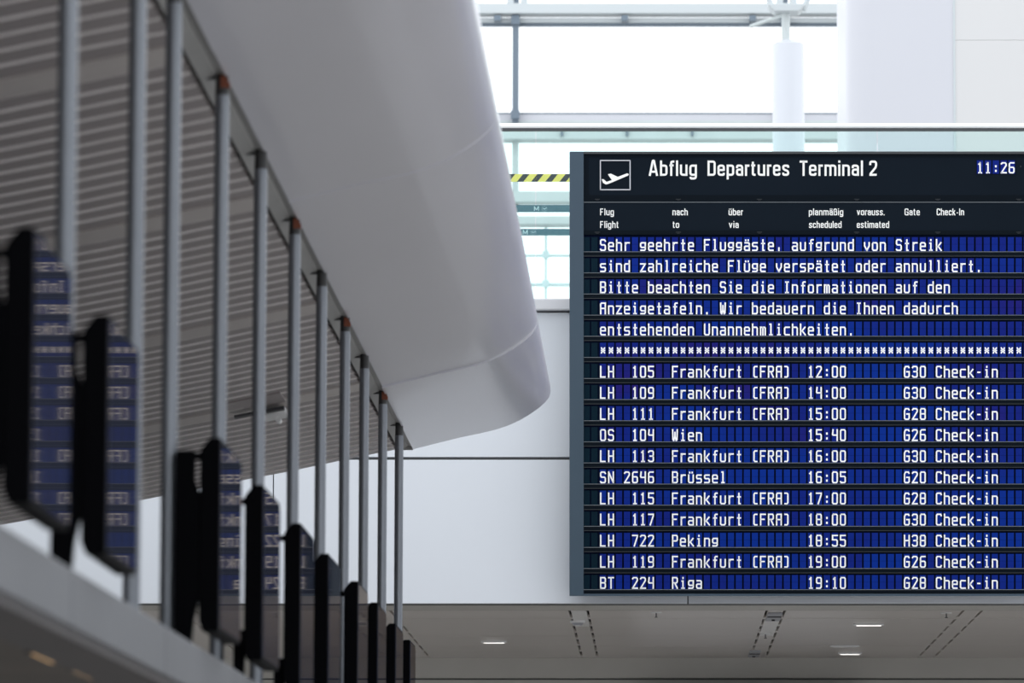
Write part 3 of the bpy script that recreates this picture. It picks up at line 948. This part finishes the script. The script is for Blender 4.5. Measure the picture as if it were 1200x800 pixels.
for ri, s in enumerate(rows):
    y0 = 277.8 + 24.735 * ri       # top of the flaps
    rw = empty('display_row', bc(703, y0, 0.0))
    rw.parent = board
    b = MB()
    b.box((684 - 703) * SC, (1218 - 703) * SC, 0.012, 0.025, -(TH + 0.2) * SC, 2.7 * SC, 'board_recess')
    b.build('row_recess', rw)
    b = MB()
    b.box((684 - 703) * SC, (1218 - 703) * SC, -0.004, 0.025, -(TH + 0.8) * SC, -(TH + 0.2) * SC, 'bar_edge')
    b.box((684 - 703) * SC, (1218 - 703) * SC, -0.003, 0.025, -(TH + 5.2) * SC, -(TH + 0.9) * SC, 'board_bar')
    b.box((684 - 703) * SC, (1218 - 703) * SC, -0.003, 0.025, -(24.735 - 2.2) * SC, -(TH + 5.2) * SC, 'clip_grey')
    b.build('row_bar', rw)
    b = MB()
    for q in (-2.05, -1.08):
        b.box(q * BCOLW * SC, (q * BCOLW + TW) * SC, 0.004, 0.012, -TH * SC, 0, 'blank_teal')
    b.build('blank_flap', rw)
    rest = MB()
    for ci, ch in enumerate(s):
        # one flap per cell
        if ch not in ' *' and BUDGET > 0 and (ri in (0, 1, 3, 6, 9, 11, 12, 14, 16) or ri == 4):
            o = bpy.data.objects.new('flap', flap_mesh(ch)); COL.objects.link(o)
            o.parent = rw; o.location = (ci * BCOLW * SC, 0, 0)
            BUDGET -= 1
        else:
            flap_geo(rest, ch, ci * BCOLW, 0)
    o = rest.build('flap_bank', rw, recalc=False); o['kind'] = 'stuff'
# clock
ck = empty('clock_display', bc(1144.8, 187.9, -0.004)); ck.parent = board
b = MB(); b.box(-0.6 * SC, 45.5 * SC, 0.001, 0.004, -16 * SC, 0.6 * SC, 'board_recess'); b.build('clock_recess', ck)
for i, ch in enumerate('11:26'):
    o = bpy.data.objects.new('flap', flap_mesh(ch)); COL.objects.link(o)
    o.parent = ck; o.location = (i * 9.25 * SC, 0, 0); o.scale = (1.0, 1, 0.94)
b = MB(); bbox(b, 1195.6, 1196.6, 194, 196, -0.004, 0, 'clip_grey'); b.build('sensor', board)
for px in (700, 950, 1200):
    pb = board
    b = MB(); bbox(b, px - 6, px + 6, 640, 652, 0.2, 0.42, 'board_frame'); b.build('wall_bracket', board)

# ------------------------------------------------------------------ barrier belts and tape on the gallery
ZBELT = ZG + 0.96


def belt_barrier(py_mid, hpx, x_l, x_r, name, label, cat, kind):
    z0 = ZBELT
    Y = YZ(py_mid, z0)
    r = empty(name, (0, Y, ZG)); tag(r, label, cat)
    s = Y / F
    xl, xr = P(x_l, py_mid, Y).x, P(x_r, py_mid, Y).x
    zc = z0 - ZG; hh = hpx * s / 2

    def cv(x, y_, d): return ((x - PX) * s * 1.0065, d, zc - (y_ - py_mid) * s)
    if kind == 'tape':
        b = MB(); b.box(xl, xr, -0.001, 0.001, zc - hh, zc + hh, 'tape_yellow'); t = b.build('tape', r)
        b = MB()
        x = x_l - 3.0
        x = 605.0 - 16.7 * 2
        while x < x_r - 12:
            q = [(x, py_mid + hpx / 2), (x + 7.6, py_mid + hpx / 2), (x + 15.0, py_mid - hpx / 2), (x + 7.6, py_mid - hpx / 2)]
            if x > x_l:
                b.poly([cv(a, c_, -0.0018) for a, c_ in q][::-1], 'tape_black')
            x += 16.7
        b.build('black_stripes', t, recalc=False)
    else:
        b = MB(); b.box(xl, xr, -0.001, 0.001, zc - hh, zc + hh, 'belt_teal'); t = b.build('belt', r)
        mx = kind
        b = MB()
        add_text(b, cv, 'M', mx, mx + 6.4, py_mid - 2.9, py_mid + 2.6, 'belt_print', -0.0018, 0.15)
        cxp, cyp = mx + 12.6, py_mid
        ring = [(cxp + 3 * math.cos(a * math.pi / 8), cyp + 2.9 * math.sin(a * math.pi / 8)) for a in range(17)]
        for k in range(0, 16, 2):
            stroke(b, cv, ring[k:k + 2], 0.35, 'belt_print', -0.0018, False)
        stroke(b, cv, [(cxp - 1.4, cyp - 0.6), (cxp - 0.1, cyp + 0.7), (cxp + 2.2, cyp - 0.9)], 0.6, 'belt_print', -0.0018)
        b.build('belt_print', t, recalc=False)
    for xx in (xl, xr):
        b = MB(); b.cyl((xx, 0, 0.02), (xx, 0, zc + 0.06), 0.032, 'chrome_dark', 20); b.build('post', r, smooth=True)
        b = MB(); b.cyl((xx, 0, 0), (xx, 0, 0.02), 0.17, 'chrome_dark', 28); b.build('post_base', r)


belt_barrier(208.4, 9.4, 585, 720, 'hazard_tape', 'yellow and black striped hazard tape stretched left of the board\'s top', 'tape', 'tape')
belt_barrier(244.4, 8.6, 590, 722, 'barrier_belt', 'upper of two teal barrier belts printed with a pale M', 'barrier', 625.0)
belt_barrier(272.0, 8.0, 594, 722, 'barrier_belt', 'lower of two teal barrier belts, its M close to the canopy', 'barrier', 612.0)

# ------------------------------------------------------------------ far facade
YF = 62.0


def fpx(o, x0, x1, yt, yb_, d0, d1, m, name):
    a = P(x0, 200, YF).x; c_ = P(x1, 200, YF).x
    b = MB(); b.box(a, c_, d0, d1, ZY(yb_, YF), ZY(yt, YF), m)
    return b.build(name, o)


fac = empty('window_1', (0, YF, 0)); tag(fac, kind='structure')
xl, xr = -60, 1460
cols_w = [(-60, 300), (300, 601), (607.5, 916), (924, 1231), (1239, 1460)]
fpx(fac, xl, xr, 28, 31, -0.05, 0.05, 'facade_steel', 'transom')
fpx(fac, xl, xr, 8, 19.5, -0.25, 0.05, 'facade_light', 'upper_beam')
fpx(fac, xl, xr, 22.5, 28, -0.1, 0.04, 'facade_light', 'transom')
fpx(fac, xl, xr, 132.5, 134, -0.05, 0.05, 'facade_steel', 'transom')
fpx(fac, xl, xr, 134, 142, -0.04, 0.05, 'column_cool', 'transom')
fpx(fac, xl, xr, 142, 146, -0.06, 0.05, 'facade_bar', 'transom')
fpx(fac, xl, xr, 150, 167, -0.3, 0.05, 'facade_bar', 'beam')
fpx(fac, xl, xr, 228, 240, -0.3, 0.05, 'facade_bar', 'beam')
fpx(fac, xl, xr, 257, 266, -0.3, 0.05, 'facade_bar', 'beam')
fpx(fac, xl, xr, 298.5, 300.5, -0.05, 0.05, 'facade_pale', 'transom')
fpx(fac, xl, xr, 332, 335, -0.05, 0.05, 'facade_pale', 'transom')
for x in (-17, 291, 604, 920, 1235):
    fpx(fac, x - 3.6, x + 3.6, -40, 146, -0.16, 0.1, 'facade_steel', 'mullion')
    fpx(fac, x - 3.6, x + 3.6, 146, 240, -0.12, 0.1, 'facade_bar', 'mullion')
    fpx(fac, x - 5, x + 5, 21, 31.5, -0.2, -0.16, 'facade_steel', 'joint_plate')
    fpx(fac, x - 5, x + 5, 132, 142, -0.2, -0.16, 'facade_steel', 'joint_plate')
    fpx(fac, x - 10, x - 2, -10, 8, -0.2, 0.0, 'facade_light', 'hanger')
    fpx(fac, x + 6, x + 14, -10, 8, -0.2, 0.0, 'facade_light', 'hanger')
    fpx(fac, x + 34.5, x + 37.5, 266, 420, -0.05, 0.05, 'facade_pale', 'mullion')
    fpx(fac, x + 32, x + 40, 295, 303, -0.08, -0.05, 'facade_pale', 'joint_plate')
    fpx(fac, x + 32, x + 40, 329, 337, -0.08, -0.05, 'facade_pale', 'joint_plate')
for x in (583, 732, 882):
    fpx(fac, x - 4, x + 4, 22, 28, -0.25, -0.1, 'facade_steel', 'bracket')
for x in (659, 735, 811):
    fpx(fac, x - 1.5, x + 1.5, 155, 164, -0.34, -0.3, 'facade_steel', 'bolt')
for a, c_ in cols_w:
    for yt, yb_ in ((31, 132.5), (167, 228), (266, 420)):
        fpx(fac, a, c_, yt, yb_, -0.008, 0.008, 'window_glass', 'pane')

# white mast with stem and struts in front of the facade
YM = 50.0
r = empty('roof_mast', (P(924, 100, YM).x, YM, ZG)); tag(r, 'white round mast with a thin grey neck in front of the windows', 'mast')
s = YM / F
zt1 = ZY(52, YM) - ZG
b = MB(); b.cyl((0, 0, 0), (0, 0, zt1), 19 * s, 'mast_white', 40); b.cyl((0, 0, zt1), (0, 0, zt1 + 4 * s), 18.5 * s, 'mast_white', 40, 12 * s); b.build('shaft', r, smooth=True)
zt2 = ZY(12, YM) - ZG
b = MB(); b.cyl((-3 * s, 0, zt1), (-3 * s, 0, zt2), 5 * s, 'facade_bar', 24); b.build('neck', r, smooth=True)
b = MB(); b.prism([(-24 * s, zt2 + 3 * s), (-16 * s, zt2 - 4 * s), (12 * s, zt2 - 4 * s), (20 * s, zt2 + 3 * s), (20 * s, zt2 + 5 * s), (-24 * s, zt2 + 5 * s)], -0.15, 0.15, 'facade_light'); b.build('head_plate', r, bevel=0.01)
for sx in (-1, 1):
    b = MB(); b.cyl((sx * 18 * s, 0, zt2), (sx * 34 * s, 0, zt2 + 42 * s), 3.5 * s, 'facade_light', 16); b.build('strut', r, smooth=True)
b = MB(); b.cyl((-5 * s, 0, zt2 - 6 * s), (-44 * s, 0.3, zt2 - 13 * s), 2.2 * s, 'facade_bar', 16); b.build('tie_rod', r, smooth=True)

# big white clad column on the gallery
YC = 42.0
c0 = P(992, 80, YC).x; c1 = P(1117.6, 80, YC).x; c2 = P(1119.2, 80, YC).x; c3 = P(1330, 80, YC).x
col = empty('clad_column', (c0, YC, ZG)); tag(col, 'massive white clad column rising behind the board\'s right half', 'column')


def colpanel(xa, xb, z0, z1, m, rl_, rr_):
    W = xb - xa
    pts = []
    R = 0.24
    if rl_:
        for k in range(9):
            t = math.pi + (math.pi / 2) * k / 8
            pts.append((xa - c0 + R + R * math.cos(t), R + R * math.sin(t)))
    else:
        pts.append((xa - c0, 0))
    if rr_:
        for k in range(9):
            t = -math.pi / 2 + (math.pi / 2) * k / 8
            pts.append((xb - c0 - R + R * math.cos(t), R + R * math.sin(t)))
    else:
        pts.append((xb - c0, 0))
    pts += [(xb - c0, 2.2), (xa - c0, 2.2)]
    b = MB(); b.prism(pts, z0 - ZG, z1 - ZG, m, 'z'); b.build('cladding_panel', col, smooth=True)


zz = ZY(26, YC); z2 = ZY(47, YC)
colpanel(c0, c1, ZG, zz + 3, 'column_cool', True, False)
colpanel(c2, c3, ZG, z2 - 0.001, 'column_warm', False, True)
colpanel(c2, c3, z2 + 0.001, z2 + 3, 'column_warm', False, True)
box_obj('joint_strip', c1 - c0 - 0.003, c2 - c0 + 0.003, -0.006, 0.03, 0, zz + 3 - ZG, 'facade_light', col)
